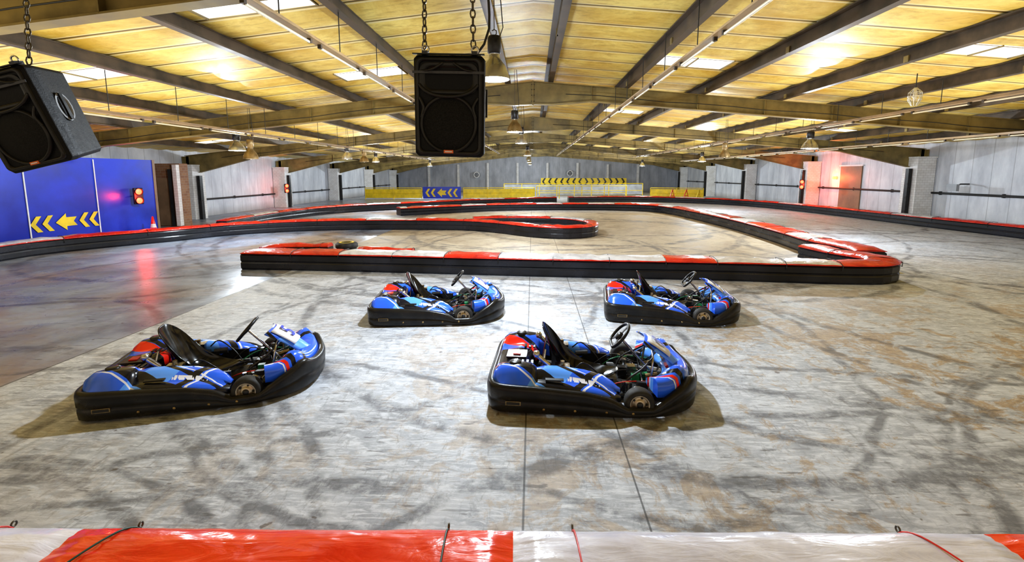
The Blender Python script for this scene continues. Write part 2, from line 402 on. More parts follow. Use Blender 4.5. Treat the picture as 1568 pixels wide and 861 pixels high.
def traffic(loc,s=1,face=1,ry=0):
    e=empty("traffic_light",loc,(0,0,ry))
    b=MB(); b.box((0,0,0),(.12,.30,.62),'black'); b.obj("housing",e,bevel=.02)
    b=MB()
    for z in(-.17,.17):
        T=Matrix.Translation((.065*face,0,z))@Matrix.Rotation(rad(90)*face,4,'Y'); b.lathe([(0.001,.012),(.09,.01),(.11,0)],'red_led',16,T)
        b.lathe([(.12,-.02),(.12,.08),(.13,.08),(.13,-.02)],'black',16,T)
    b.obj("lamps",e)
    b=MB(); b.cyl((-.05*face,0,0),(-.2*face,0,0),.02,'rail',6); b.obj("bracket",e)
    L=bpy.data.lights.new("red",'POINT'); L.energy=32*s; L.color=(1,.05,.02); L.shadow_soft_size=.06
    o=bpy.data.objects.new("red_glow_lamp",L); COL.objects.link(o); o.parent=e; o.location=(.35*face,-.1,0)
    return e
traffic((-15.15,17.5,1.5),1.3,1,rad(-30)); traffic((-17.0,32.0,1.35),1,1,rad(-45)); traffic((17.9,32.2,1.65),1.8,-1,rad(45))
b=MB(); b.box((WR-.04,29.4,1.4),(.06,1.9,2.8),'door'); b.box((WR-.06,29.4,2.84),(.1,2.1,.08),'white'); b.obj("door_1")
e=empty("warning_beacon",(WR-.15,30.75,2.1)); b=MB(); b.lathe([(.001,.12),(.07,.11),(.09,0),(.09,-.08)],'amber',16,Matrix.Rotation(rad(-90),4,'Y')); b.obj("lens",e)
L=bpy.data.lights.new("amber",'POINT'); L.energy=95; L.color=(1,.16,.04); L.shadow_soft_size=.08; o=bpy.data.objects.new("beacon_glow",L); COL.objects.link(o); o.parent=e; o.location=(-.4,0,0)
b=MB(); b.box((WR-.9,21.4,1.75),(.12,.5,.3),'fgrey'); b.tube([(WR-.9,21.4,1.75),(WR-.5,21.5,1.9),(WR-.05,21.6,1.9)],.03,'rail'); b.obj("wall_mounted_camera")
b=MB(); b.box((0,0,.02),(.4,.4,.04),'redp'); b.lathe([(.15,.04),(.10,.28)],'redp'); b.lathe([(.101,.28),(.075,.42)],'white'); b.lathe([(.075,.42),(.025,.7),(.0,.71)],'redp')
o=b.obj("traffic_cone"); o.location=(-14.75,17.6,0)

# ------------------------------------------------------------------ track barriers
def barrier(name,pts,w=.5,h=.40,seg=2.0,cap=.09,step=.2,pat=None,phase=0):
    P=catmull([(p[0],p[1],0) for p in pts],step)
    n=len(P); acc=[0]
    for i in range(1,n): acc.append(acc[-1]+(P[i]-P[i-1]).length)
    nr=[]
    for i in range(n):
        d=(P[min(i+1,n-1)]-P[max(i-1,0)]); d.z=0; d.normalize(); nr.append(Vector((-d.y,d.x,0)))
    e=empty(name)
    hw=w/2
    prof=[(-hw*.9,0)]
    for k in range(2):
        z0=.02+k*(h-.03)/2; z1=z0+(h-.05)/2
        prof+=[(-hw*.92,z0),(-hw,z0+.03),(-hw,z1-.03),(-hw*.92,z1)]
    prof+=[(-hw*.85,h),(hw*.85,h)]
    for k in (1,0):
        z0=.02+k*(h-.03)/2; z1=z0+(h-.05)/2
        prof+=[(hw*.92,z1),(hw,z1-.03),(hw,z0+.03),(hw*.92,z0)]
    prof+=[(hw*.9,0)]
    b=MB(); b.loft([[P[i]+nr[i]*o+Vector((0,0,z)) for o,z in prof] for i in range(n)],'blackb',smooth=False)
    b.obj("rail_body",e)
    cw=w*1.02/2
    cprof=[(-1,-.03),(-1.04,0),(-.98,.35),(-.7,.8),(-.3,1),(.3,1),(.7,.8),(.98,.35),(1.04,0),(1,-.03)]
    rings=[]; segid=[]
    rnd=random.Random(3)
    for i in range(n):
        a=(acc[i]+phase)%(seg); q=min(a,seg-a)/seg
        pil=.55+.45*min(1,q*9)
        hh=cap*pil*(.85+.3*rnd.random())
        rings.append([P[i]+nr[i]*(cw*o*(.97+.03*pil)+rnd.uniform(-.008,.008))+Vector((0,0,h+hh*z+(rnd.uniform(-.012,.012) if z>.5 else 0))) for o,z in cprof])
        segid.append(int((acc[i]+phase)//seg))
    b=MB(); b.loft(rings,pat[0],True,False,True,True,matf=lambda i,k:pat[segid[i]%len(pat)] if 1<=k<=6 and not(pat[segid[i]%len(pat)]=='whitev' and k in(1,)) else 'redv')
    b.obj("padded_cap",e)
    b=MB()
    last=segid[0]
    for i in range(1,n):
        if segid[i]!=last:
            last=segid[i]
            b.tube([P[i]+nr[i]*(cw*1.06*o)+Vector((0,0,h+cap*1.05*z)) for o,z in ((-1,-1.2),(-1.02,0),(-.7,.8),(0,1.02),(.7,.8),(1.02,0),(1,-1.2))],.008,'black',5)
    b.obj("straps",e)
    return e
R_,W_='redv','whitev'
barrier("track_barrier",[(-7.15,11.42),(-5.2,11.33),(-3.3,11.2),(.5,10.88),(4.1,10.68),(6.6,10.43),(7.55,10.5),(7.95,11.0),(7.65,11.9),(7.5,12.9)],w=.66,seg=1.25,cap=.08,pat=[R_,R_,W_,W_,R_,W_,W_,W_,R_,W_,W_,R_,R_])
barrier("track_barrier",[(-7.1,11.9),(-6.75,12.25),(-6.1,12.38),(-5.45,12.36)],w=.32,seg=1.4,pat=[R_])
barrier("track_barrier",[(-4.5,12.0),(-3.9,11.72),(-3.0,11.62)],w=.22,seg=1.4,pat=[R_])
barrier("track_barrier",[(8.55,12.1),(8.6,12.9),(8.45,14),(8.7,16.5),(8.85,20),(8.75,24),(8.3,28),(7.1,30.2),(3.6,30.9),(-2.3,30.0),(-7.6,26.4)],w=.75,seg=1.7,pat=[R_,W_,R_,R_,W_,R_,W_,R_])
barrier("track_barrier",[(-14.2,5.5),(-14.4,9),(-14.5,11.7),(-14.45,12.9),(-13.8,14.3),(-12.7,15.8),(-11.7,17.5),(-9.7,18.9),(-7,19.6),(-3.1,19.6),(-1.4,18.8),(.1,17.5),(1.3,17.15),(2.2,17.8),(2.35,19.3),(1.4,20.6),(-.7,21.1),(-2.6,20.6)],w=.42,seg=2.0,pat=[R_,R_,R_,W_,R_,R_])
barrier("track_barrier",[(-12.9,18.9),(-13,23.5),(-11.6,28),(-7.7,31.8),(-3.7,35.7),(1.9,38.9)],w=.45,seg=2.2,pat=[R_,W_,R_,R_])
barrier("track_barrier",[(18.0,8),(18.0,14),(18.0,18),(17.7,21.3),(17.3,27.1),(16.4,33.1),(14.4,37.2),(10.2,40.1),(6.3,40.3),(3.0,39.6)],w=.45,seg=2.2,pat=[R_,R_,W_,R_])
b=MB()
for z in(.09,.27,.44): b.lathe([(.14,-.085),(.25,-.08),(.29,-.04),(.29,.04),(.25,.08),(.14,.085),(.12,0)],'rubber',24,Matrix.Translation((-4.98,12.3,z)),True,True)
b.lathe([(.14,.0),(.2,.0)],'yellow',24,Matrix.Translation((-4.98,12.3,.53)))
b.obj("tyre_stack")

# foreground padded wall
def fore():
    e=empty("padded_barrier_wall",(0,2.075,0.005),(0,0,rad(2.0)))
    b=MB(); b.box((0,-.05,.20),(9,.44,.40),'blackb'); b.box((0,.262,.36),(9,.02,.05),'black'); b.obj("barrier_core",e)
    segs=[(-4.3,-2.44,'whitef'),(-2.44,-.085,'redf'),(-.085,2.46,'whitef'),(2.46,4.6,'redf')]
    for a,c,m in segs:
        b=MB(); N=int((c-a)/.02); rings=[]
        for i in range(N+1):
            x=a+(c-a)*i/N; t=min(i,N-i)/N; edge=min(1,t*14+.35)
            prof=[(-.30,.20),(-.315,.34),(-.31,.40)]+[(-.29+.54*k/20,.0) for k in range(21)]+[(.26,.41),(.268,.34),(.26,.25)]
            ring=[]
            for k,(yy,z) in enumerate(prof):
                if z==0:
                    q=(yy+.02)/.27; z=.42+.045*(1-q**4)*edge
                    z+=mnoise.noise(Vector((x*2.2,yy*5,1.7)))*.012+mnoise.noise(Vector((x*7+yy*14,yy*7-x*2,4)))*.005
                    z+=.006*math.exp(-((t*12-.6)**2))*math.sin(yy*90)+.004*abs(mnoise.noise(Vector((x*14+yy*9,yy*3,9))))
                ring.append(Vector((x,yy+.006*mnoise.noise(Vector((x*3,z*4,0))),z)))
            rings.append(ring)
        b.loft(rings,m,True,False,True,True); b.obj("pad_cover",e)
    b=MB()
    for x,m in((-2.15,'cord'),(-.44,'cord'),(.24,'redp'),(2.02,'redp'),(-2.86,'redp')):
        s=-.30 if x<-1 else .02 if x<0 else .03 if x<1 else .28
        pts=[(x+s*(.25-yy),yy,zz) for yy,zz in((.280,.30),(.272,.40),(.2,.458),(.1,.477),(-.02,.481),(-.15,.473),(-.25,.448),(-.33,.3))]
        b.tube(catmull(pts,.03),.005,m,6)
        T=Matrix.Translation((x,.285,.415))@Matrix.Rotation(rad(90),4,'Y'); b.lathe([(.015+.005*math.cos(q),.005*math.sin(q)) for q in [k*math.pi/3 for k in range(6)]],'chain',12,T,True,True)
    b.obj("bungee_cords",e)
fore()

# ------------------------------------------------------------------ far end
def fence(x0,y0,x1,y1,name,panel=None,h=1.05):
    b=MB(); A=Vector((x0,y0,0));B=Vector((x1,y1,0)); L=(B-A).length; n=max(1,int(L/1.8))
    for i in range(n+1):
        p=A.lerp(B,i/n); b.cyl(p,p+Vector((0,0,h)),.035,'yellow',8)
    for z in(h,.55): b.cyl(A+Vector((0,0,z)),B+Vector((0,0,z)),.03,'yellow',8)
    if panel:
        b.add([A+Vector((0,0,.12)),B+Vector((0,0,.12)),B+Vector((0,0,h-.1)),A+Vector((0,0,h-.1))],[(0,1,2,3)],panel)
    b.obj(name)
fence(-15.5,43.2,-10.2,43.2,"safety_fence",'yellow'); fence(-6.4,43.6,.2,44.6,"safety_fence",'yellow'); fence(.4,44.7,9,45.6,"safety_fence",None,1.2)
fence(11,44.5,15.5,43.5,"safety_fence",'yellow'); fence(-3,50,12,52,"safety_fence",'fgrey',1.3)
e=empty("chevron_sign_board",(-8.3,43.0,.62)); b=MB(); b.box((0,.03,0),(3.5,.05,1.1),'blue'); b.obj("board",e)
b=MB(); T=Matrix.Rotation(rad(90),4,'X')
for cxx in(-1.3,-.8,.75,1.25): chev(b,T,cxx,.45,.75,'yellow')
chev(b,T,0,.85,.8,'yellow',arrow=True); o=b.obj("arrows",e)
e=empty("chevron_banner",(6.6,61.5,1.35)); b=MB(); b.box((0,.05,0),(11,.06,.9),'yellow'); 
for s in(-5,5): b.cyl((s,.1,-1.35),(s,.1,.4),.05,'rail')
b.obj("board",e); b=MB()
for k in range(14): chev(b,T,-5.1+k*.78,.5,.88,'black',1 if k>6 else -1)
b.obj("arrows",e)
for x,z in((-7.5,2.2),(5,2.4)):
    b=MB(); TT=Matrix.Translation((x,63.6,z))@Matrix.Rotation(rad(90),4,'X'); b.lathe([(.30,.0),(.42,.0),(.42,.2),(.30,.2)],'white',20,TT,True,True); b.lathe([(.0,.1),(.12,.12)],'white',12,TT)
    for k in range(4): b.box((x+.15*math.cos(k*1.57),63.5,z+.15*math.sin(k*1.57)),(.3 if k%2==0 else .1,.03,.1 if k%2==0 else .3),'dmetal')
    b.obj("wall_fan")
b=MB()
for x in(-14,-10,-6,-2,2,6,10,14): b.box((x,63.8,1.8),(.3,.3,3.6 if abs(x)>8 else 4),'brick')
b.obj("trim_3")
for x in(12.2,13.4,14.5):
    b=MB(); c='redp' if x<14 else 'yellow'
    b.tube([(x-.3,41.6,0),(x,41.7,1.0),(x+.3,41.8,0)],.04,c,6); b.tube([(x-.2,42.1,0),(x+.05,41.75,1.0)],.04,c,6); b.cyl((x-.18,41.65,.45),(x+.18,41.75,.45),.03,c,6); b.obj("folding_barrier")

# ------------------------------------------------------------------ chains
def chain(b,p,q,mat='chain',s=.018):
    p=Vector(p);q=Vector(q); d=(q-p); L=d.length; n=int(L/(s*2.3)); R=d.to_track_quat('X','Z').to_matrix().to_4x4()
    for i in range(n):
        T=Matrix.Translation(p+d*((i+.5)/n))@R@Matrix.Rotation(rad(90)*(i%2),4,'X')
        b.tube([(s*1.45*math.cos(a),s*.75*math.sin(a),0) for a in [k*math.pi/4 for k in range(8)]],s*.26,mat,5,True,T)

# ------------------------------------------------------------------ pendant lamps
def pendant(x,y,z,r=.2,mat='alu',top=None,lit=True,energy=0,soft=.09):
    e=empty("pendant_lamp",(x,y,z)); top=top or rt(x)+.05
    b=MB(); b.lathe([(r,0),(r*.99,.02),(r*.93,.09),(r*.72,.19),(r*.42,.27),(r*.36,.30),(r*.36,.34)],mat,28)
    b.lathe([(r*.97,.005),(r*.9,.09),(r*.69,.18),(r*.38,.26)],'alu',28)
    b.lathe([(r*.36,.34),(r*.45,.36),(r*.45,.55),(r*.38,.58),(.001,.59)],'dmetal' if lit else mat,16)
    b.obj("reflector",e)
    b=MB(); b.lathe([(.001,-.02 ),(.035,0),(.05,.06),(.04,.13),(.02,.2),(.02,.26)],'bulb' if lit else 'alu',14); b.obj("bulb",e)
    b=MB(); b.tube([(.0,0,.58),(.03,0,.61),(.03,0,.65),(0,0,.67),(-.03,0,.65)],.008,'chain',6); b.cyl((0,0,.66),(0,0,top-z),.006,'chain',5); b.tube([(0.05,0,.5),(.12,.02,.7),(.05,0,top-z)],.007,'rail',5); b.obj("hanger",e)
    if energy:
        L=bpy.data.lights.new("lamp",'POINT'); L.energy=energy; L.color=(.80,.90,1); L.shadow_soft_size=soft
        o=bpy.data.objects.new("lamp_light",L); COL.objects.link(o); o.parent=e; o.location=(0,0,-.06)
    return e
pendant(-.54,6.8,3.66,.21,'alu',energy=900)
pendant(-.5,13.3,3.5,.22,'brownlamp',energy=740)
pendant(-.42,17.5,3.45,.22,'alu',energy=420)
pendant(-.3,28,3.4,.22,'alu',energy=800); pendant(-.3,37.5,3.4,.22,'alu'); pendant(-.3,45,3.4,.22,'alu',energy=950); pendant(-.3,56,3.4,.22,'alu',energy=620)
pendant(-9.9,15.6,3.12,.26,'alu',energy=700); pendant(-8.6,14.2,2.80,.22,'brownlamp',lit=False); pendant(-8.3,21,3.0,.24,'alu'); pendant(-8.6,24,2.95,.24,'brownlamp',lit=False)
pendant(9.6,17,3.22,.26,'alu',energy=950); pendant(7.9,20,3.02,.22,'brownlamp',lit=False); 
for y in(30,46): pendant(-10,y,3.1,.24,'alu',energy=1050); pendant(10.5,y,3.1,.24,'alu',energy=1050)
e=empty("wire_cage_lamp",(8.3,10.9,4.0)); b=MB()
for k in range(8):
    a=k*math.pi/4; b.tube([(.02*math.cos(a),.02*math.sin(a),.2),(.12*math.cos(a),.12*math.sin(a),.1),(.12*math.cos(a),.12*math.sin(a),-.05),(.05*math.cos(a),.05*math.sin(a),-.18)],.007,'alu',5)
for z,r in((.1,.12),(-.05,.12),(.02,.125)): b.tube([(r*math.cos(k*math.pi/8),r*math.sin(k*math.pi/8),z) for k in range(16)],.007,'alu',5,True)
b.cyl((0,0,.2),(0,0,.5),.01,'rail'); b.lathe([(.0,-.06),(.05,0),(.03,.12),(.03,.2)],'tube',12); b.obj("cage",e)

def batten(x,z,y0,y1):
    b=MB(); L=y1-y0
    b.box((x,(y0+y1)/2,z+.05),(.06,L,.05),'tray'); b.box((x,(y0+y1)/2,z+.02),(.14,L,.012),'tray')
    y=y0
    while y<y1-1.6:
        b.cyl((x,y+.1,z-.03),(x,y+1.55,z-.03),.018,'tube',8); b.box((x,y+.08,z-.01),(.05,.05,.06),'purlin'); b.box((x,y+1.57,z-.01),(.05,.05,.06),'purlin')
        b.cyl((x,y+.8,z+.05),(x,y+.8,rt(x)+.02),.008,'rail',5); y+=1.8
    b.obj("fluorescent_batten")
batten(-3.04,4.16,5.0,44); batten(2.5,4.2,5.0,50); batten(-8.2,3.48,8.2,40); batten(9.1,3.82,5,44); batten(13.5,3.45,9,44)

# ------------------------------------------------------------------ speakers
def speaker(loc,rot):
    e=empty("hanging_loudspeaker",loc,rot)
    W,H,Dp=.40,.56,.34
    def ring(y,w,h,c=.02):
        return [Vector((a,y,z)) for a,z in((-w/2+c,-h/2),(w/2-c,-h/2),(w/2,-h/2+c),(w/2,h/2-c),(w/2-c,h/2),(-w/2+c,h/2),(-w/2,h/2-c),(-w/2,-h/2+c))]
    b=MB(); b.loft([ring(0,W-.03,H-.03),ring(.012,W,H),ring(.06,W,H),ring(.10,W-.012,H-.01),ring(Dp,W*.62,H*.93)],'cab',smooth=False,caps=True)
    b.obj("cabinet",e,bevel=.006)
    b=MB()
    def rr(w,h,y,cz,r,n=6):
        out=[]
        for sx,sz,a0 in((1,1,0),(-1,1,90),(-1,-1,180),(1,-1,270)):
            for k in range(n):
                a=rad(a0+90*k/(n-1)); out.append(Vector((sx*(w/2-r)+r*math.cos(a),y,cz+sz*(h/2-r)+r*math.sin(a))))
        return out
    b.loft([rr(.37,.53,0,0,.03),rr(.37,.53,-.014,0,.03),rr(.345,.505,-.018,0,.03),rr(.33,.49,-.004,0,.03)],'black',caps=False)
    b.loft([rr(.33,.165,-.010,.155,.05),rr(.30,.14,-.014,.155,.05),rr(.26,.11,.004,.155,.04),rr(.10,.08,.05,.155,.03),rr(.05,.06,.09,.155,.02)],'black',caps=False)
    b.add(rr(.05,.06,.088,.155,.02),[tuple(range(24))],'grille')
    for s in(-1,1):
        b.tube(catmull([(s*.165,-.012,.12),(s*.13,-.022,.085),(s*.07,-.026,.062),(0,-.028,.055)],.02),.010,'black',8)
        b.tube(catmull([(s*.165,-.012,.05),(s*.14,-.02,-.0),(s*.155,-.014,-.06)],.02),.009,'black',8)
        b.tube(catmull([(s*.03,-.02,.235),(s*.09,-.024,.20),(s*.155,-.014,.19)],.02),.007,'black',8)
    b.obj("baffle_and_horn",e)
    b=MB(); T=Matrix.Translation((0,-.004,-.095))@Matrix.Rotation(rad(90),4,'X')
    b.lathe([(.165,-.004),(.165,.012),(.155,.02),(.147,.016),(.145,.008)],'black',40,T)
    b.lathe([(.146,.008),(.11,.018),(.06,.024),(.001,.026)],'grille',40,T)
    b.obj("woofer_grille",e)
    b=MB(); b.box((0,-.02,-.248),(.055,.01,.018),'orange'); b.box((0,-.026,-.248),(.04,.004,.006),'white'); b.obj("badge",e)
    b=MB(); 
    for s in(-1,1):
        T=Matrix.Translation((s*.172,.15,.03))@Matrix.Rotation(rad(90*s),4,'Y')
        b.loft([[Vector((a*.085,c*.05,z)) for a,c in [(math.cos(q*math.pi/8),math.sin(q*math.pi/8)) for q in range(16)]] for z in(.0,.022)],'black',T=T,caps=False)
        b.loft([[Vector((a*w1,c*w2,z)) for a,c in [(math.cos(q*math.pi/8),math.sin(q*math.pi/8)) for q in range(16)]] for w1,w2,z in((.085,.05,.022),(.075,.04,.024),(.06,.03,.004))],'fgrey',T=T,caps=False)
        b.box((0,0,.026),(.16,.02,.012),'black',T)
    b.obj("handles",e)
    b=MB(); b.box((0,.0,.283),(.40,.03,.006),'black'); b.box((0,-.021,.185),(.40,.004,.014),'dmetal'); 
    for s in(-1,1): b.box((s*.14,.05,.29),(.03,.06,.03),'dmetal'); b.tube([(s*.14+.02*math.cos(a),.05,.315+.02*math.sin(a)) for a in [k*math.pi/5 for k in range(10)]],.005,'chrome',6,True)
    b.obj("rigging_points",e)
    return e
speaker((-.475,2.72,2.725),(rad(5),rad(1.5),rad(0)))
speaker((-3.02,2.68,2.655),(rad(12),rad(-13),rad(2)))
b=MB(); chain(b,(-.62,2.78,3.06),(-.60,2.85,4.85)); chain(b,(-.34,2.78,3.06),(-.36,2.85,4.85)); o=b.obj("suspension_chain")
b=MB(); chain(b,(-2.94,2.73,2.985),(-3.06,2.98,4.8)); chain(b,(-3.23,2.73,3.015),(-3.43,2.98,4.75)); b.obj("suspension_chain")
b=MB(); b.tube(catmull([(-.33,2.85,3.04),(-.26,2.9,3.2),(-.3,2.9,3.6),(-.5,2.95,4.2),(-.9,3,4.9)],.1),.008,'rail',6); b.obj("speaker_cable")

# ------------------------------------------------------------------ karts
KP={}
def nas(v): return .96-.40*v, .315+.30*v+.02*math.sin(v*3.14)
def kart_parts():
    half=[(-1.06,0),(-1.06,.45),(-1.035,.60),(-.94,.685),(-.6,.70),(-.1,.70),(.3,.70),(.6,.66),(.82,.57),(.97,.42),(1.05,.2),(1.07,0)]
    pts=[(x,-y,0) for x,y in half]+[(x,y,0) for x,y in half[::-1][1:-1]]
    P=catmull(pts,.06,True); n=len(P)
    b=MB(); rings=[]
    for i in range(n):
        d=(P[(i+1)%n]-P[i-1]).normalized(); o=Vector((d.y,-d.x,0))
        x=P[i].x; a=abs(P[i].y)
        zt=interp(x,[-1.06,-.5,-.1,.15,.3,.55,.72,.95,1.07],[.31,.29,.26,.21,.125,.125,.24,.32,.30])
        if x>.7: zt+=.05*math.exp(-((a-.46)/.10)**2)
        zb=interp(x,[-1,.5,.9,1.07],[.02,.02,.035,.05])
        pr=[(-.055,zb+.01),(-.01,zb),(.012,zb+.015),(.02,zb+(zt-zb)*.3),(.018,zb+(zt-zb)*.40),(.006,zb+(zt-zb)*.44),(.022,zb+(zt-zb)*.50),(.026,zt-.05),(.018,zt-.02),(.0,zt-.002),(-.02,zt),(-.045,zt-.008),(-.06,zt-.035)]
        rings.append([P[i]+o*a_+Vector((0,0,z)) for a_,z in pr])
    b.loft(rings,'black',True,True)
    for s in(-1,1):
        b.box((-.80,s*.712,.13),(.15,.02,.04),'rust'); b.box((-.80,s*.722,.13),(.13,.01,.026),'rail')
        for x in(-.5,-.2,.1,.35): b.lathe([(.0,.006),(.012,.004),(.014,0)],'rust',8,Matrix.Translation((x,s*.722,.08))@Matrix.Rotation(rad(-90*s),4,'X'))
    KP['bumper']=b.mesh("kart_bumper")
    b=MB()
    for s in(-1,1):
        rings=[]
        for x,yo,yi,zo,zi in [(-.60,.64,.40,.30,.37),(-.50,.655,.37,.30,.385),(-.35,.665,.34,.29,.375),(-.1,.665,.33,.265,.34),(.08,.66,.34,.235,.30),(.18,.64,.38,.20,.25),(.25,.60,.44,.17,.20)]:
            rings.append([Vector((x,s*y,z)) for y,z in((yo,.14),(yo+.004,zo-.03),(yo-.02,zo),(yo-.07,zo+.012),(yo-.10,zo+.014),((yo+yi)/2+.01,(zo+zi)/2+.012),((yo+yi)/2-.03,(zo+zi)/2+.045),(yi+.05,zi+.02),(yi,zi-.0),(yi-.012,zi-.04),(yi,.14))])
        b.loft(rings,'livery',True)
        b.box((-.05,s*.34,.20),(.5,.03,.12),'black')
    rings=[]
    N=36
    for i in range(N+1):
        y=-.66+1.32*i/N; a=abs(y)
        hump=math.exp(-((a-.47)/.12)**4)
        ed=max(0,min(1,(0.665-a)/.06))**.5
        hh=.335+.095*hump; hh=.27+(hh-.27)*ed
        xr=-1.03+.10*max(0,(a-.5)/.16)**2; xf=-.58+.10*math.exp(-(a/.22)**2)*-1
        rings.append([Vector((x,y,z)) for x,z in((xr,.20),(xr,.29),(xr+.02,.29+(hh-.29)*.55),(xr+.08,hh-.012),(xr+.16,hh+.004),((xr+xf)/2+.03,hh+.018*ed),(xf-.05,hh),(xf,hh-.04),(xf+.01,.2))])
    b.loft(rings,'livery',True)
    rings=[]
    for i in range(41):
        a=rad(-82+164*i/40); c=max(.0001,math.cos(a))**.7; lob=.085*math.exp(-((abs(math.degrees(a))-46)/15)**2)
        ox,oy=.45+.565*c,.615*math.sin(a); ix,iy=.45+.30*c,.36*math.sin(a)
        r=[]
        for t_,z in((-.0,.20),(.0,.30),(.06,.34+lob*.6),(.22,.36+lob),(.45,.35+lob),(.75,.325+lob*.5),(1,.29),(1.0,.24),(.8,.22)):
            r.append(Vector((ox+(ix-ox)*t_,oy+(iy-oy)*t_,z)))
        rings.append(r)
    b.loft(rings,'livery',True)
    KP['bodywork']=b.mesh("kart_bodywork")
    b=MB(); rings=[]
    for i in range(9):
        v=i/8; hw=.13+.09*v-.02*v*v; x0,z0=nas(v)
        rings.append([Vector((x0-.05*u*u,u*hw,z0-.03*u*u)) for u in [k/4-1 for k in range(9)]])
    b.loft(rings,'livery',False,False,False)
    KP['nassau']=b.mesh("kart_front_panel")
    b=MB(); rings=[]
    for i in range(5):
        v=.34+.60*i/4; hw=.145; x0,z0=nas(v); x0+=.010; z0+=.014
        rings.append([Vector((x0-.05*(u*.75)**2,u*hw,z0-.03*(u*.75)**2)) for u in [k/4-1 for k in range(9)]])
    b.loft(rings,'white',False,False,False)
    KP['plate']=b.mesh("kart_number_plate")
    b=MB()
    for y,x in((-.45,-.80),(.45,-.80)):
        b.lathe([(.0,.012),(.05,.012),(.062,.004),(.064,-.02)],'black',18,Matrix.Translation((x,y,.447)))
    for s in(-1,1):
        for k in range(4): b.box((-1.038,s*(.12+.05*k),.255),(.01,.03,.05),'rail')
        for k in range(3): b.box((-.74+.05*k,s*.24,.362),(.025,.10,.012),'black')
        b.box((-.40,s*.585,.33),(.18,.035,.012),'black',None,(s*rad(-12),0,0))
    b.box((-.82,0,.352),(.22,.22,.02),'black'); b.box((-.82,0,.367),(.08,.10,.015),'redp')
    KP['vents']=b.mesh("kart_vents")
    b=MB(); rings=[]
    prof=[(.30,.235,.13,.012,10),(.23,.195,.17,.04,30),(.10,.14,.20,.09,60),(-.06,.11,.215,.14,80),(-.19,.12,.22,.17,88),(-.29,.17,.225,.17,90),(-.365,.27,.225,.15,88),(-.42,.38,.225,.13,82),(-.465,.49,.22,.115,76),(-.50,.58,.205,.095,66),(-.525,.65,.175,.06,52),(-.54,.695,.13,.03,40),(-.545,.715,.08,.012,30)]
    for k,(x,z,w,sd,am) in enumerate(prof):
        a=prof[max(0,k-1)]; c=prof[min(len(prof)-1,k+1)]
        tx,tz=c[0]-a[0],c[1]-a[1]; l=math.hypot(tx,tz); nx,nz=tz/l,-tx/l
        r=[]
        for q in range(17):
            u=q/8-1; an=u*rad(am)
            r.append(Vector((x+nx*sd*(1-math.cos(an)),w*math.sin(an)/math.sin(rad(max(am,45))),z+nz*sd*(1-math.cos(an)))))
        rings.append(r)
    b.loft(rings,'seat',False,False,False)
    KP['seat']=b.mesh("kart_seat")
    b=MB(); Tw=Matrix.Translation((.29,0,.60))@Matrix.Rotation(rad(-50),4,'Y')
    def wp(a): return (max(.16*math.cos(a),-.12),.17*math.sin(a),0)
    b.tube([wp(k*math.pi/16) for k in range(32)],.017,'black',8,True,Tw)
    for a in(0,125,235): b.box((.07*math.cos(rad(a)),.07*math.sin(rad(a)),-.005),(.15,.032,.008),'dmetal',Tw,(0,0,rad(a)))
    b.lathe([(.0,.02),(.04,.018),(.05,0),(.05,-.02),(.0,-.025)],'black',16,Tw)
    b.cyl((.29,0,.60),(.68,0,.16),.014,'chrome',8); b.tube([(.55,-.12,.08),(.50,0,.36),(.55,.12,.08)],.012,'dmetal',8)
    KP['steering']=b.mesh("kart_steering")
    def wh(x,y,r,w,s):
        b=MB(); T=Matrix.Translation((x,y,r))@Matrix.Rotation(rad(-90*s),4,'X'); h=w/2
        b.lathe([(r*.60,-h),(r*.85,-h),(r*.97,-h*.75),(r,-h*.3),(r,h*.3),(r*.97,h*.75),(r*.88,h),(r*.66,h*1.02),(r*.62,h*.9)],'rubber',32,T)
        b.lathe([(r*.65,h*.98),(r*.60,h*1.02),(r*.56,h*.6),(r*.42,h*.45),(r*.34,h*.85),(r*.18,h*.95),(.0,h*.95)],'rim',24,T)
        b.lathe([(r*.22,h*.95),(r*.20,h*1.08),(r*.0,h*1.12)],'dmetal',12,T)
        for k in range(5):
            a=k*2*math.pi/5; b.lathe([(.010,0),(.010,.012),(0,.014)],'dmetal',6,T@Matrix.Translation((r*.46*math.cos(a),r*.46*math.sin(a),h*.55)))
        return b.mesh("kart_wheel")
    KP['wheel_1']=wh(.42,-.61,.145,.125,-1); KP['wheel_2']=wh(.42,.61,.145,.125,1); KP['wheel_3']=wh(-.72,-.5,.14,.19,-1); KP['wheel_4']=wh(-.72,.5,.14,.19,1)
    b=MB(); b.box((.38,0,.045),(1.0,.56,.012),'rail')
    for s in(-1,1):
        b.tube(catmull([(-.98,s*.32,.09),(-.5,s*.33,.08),(.0,s*.30,.06),(.45,s*.28,.06),(.8,s*.22,.07),(.98,s*.18,.12)],.1),.017,'dmetal',8)
        b.tube(catmull([(-.3,s*.32,.08),(-.25,s*.55,.10),(.1,s*.58,.10),(.25,s*.30,.08)],.08),.013,'dmetal',8)
        b.cyl((.44,s*.28,.09),(.44,s*.55,.13),.022,'chrome'); b.box((.44,s*.48,.13),(.05,.05,.14),'dmetal')
        b.cyl((.54,s*.06,.16),(.48,s*.50,.14),.010,'chrome'); 
        b.tube(catmull([(.68,s*.10,.07),(.74,s*.10,.20),(.78,s*.10,.30)],.05),.011,'chrome'); b.box((.79,s*.10,.30),(.03,.09,.08),'redp' if s<0 else 'chrome',None,(0,rad(-20),0))
        b.tube(catmull([(.58,s*.24,.07),(.60,s*.25,.28),(.62,s*.20,.44),(.64,0,.50)],.05),.012,'chrome',8)
        b.tube(catmull([(.28,s*.27,.08),(.36,s*.30,.24),(.50,s*.27,.34),(.62,s*.20,.44)],.05),.011,'dmetal',8)
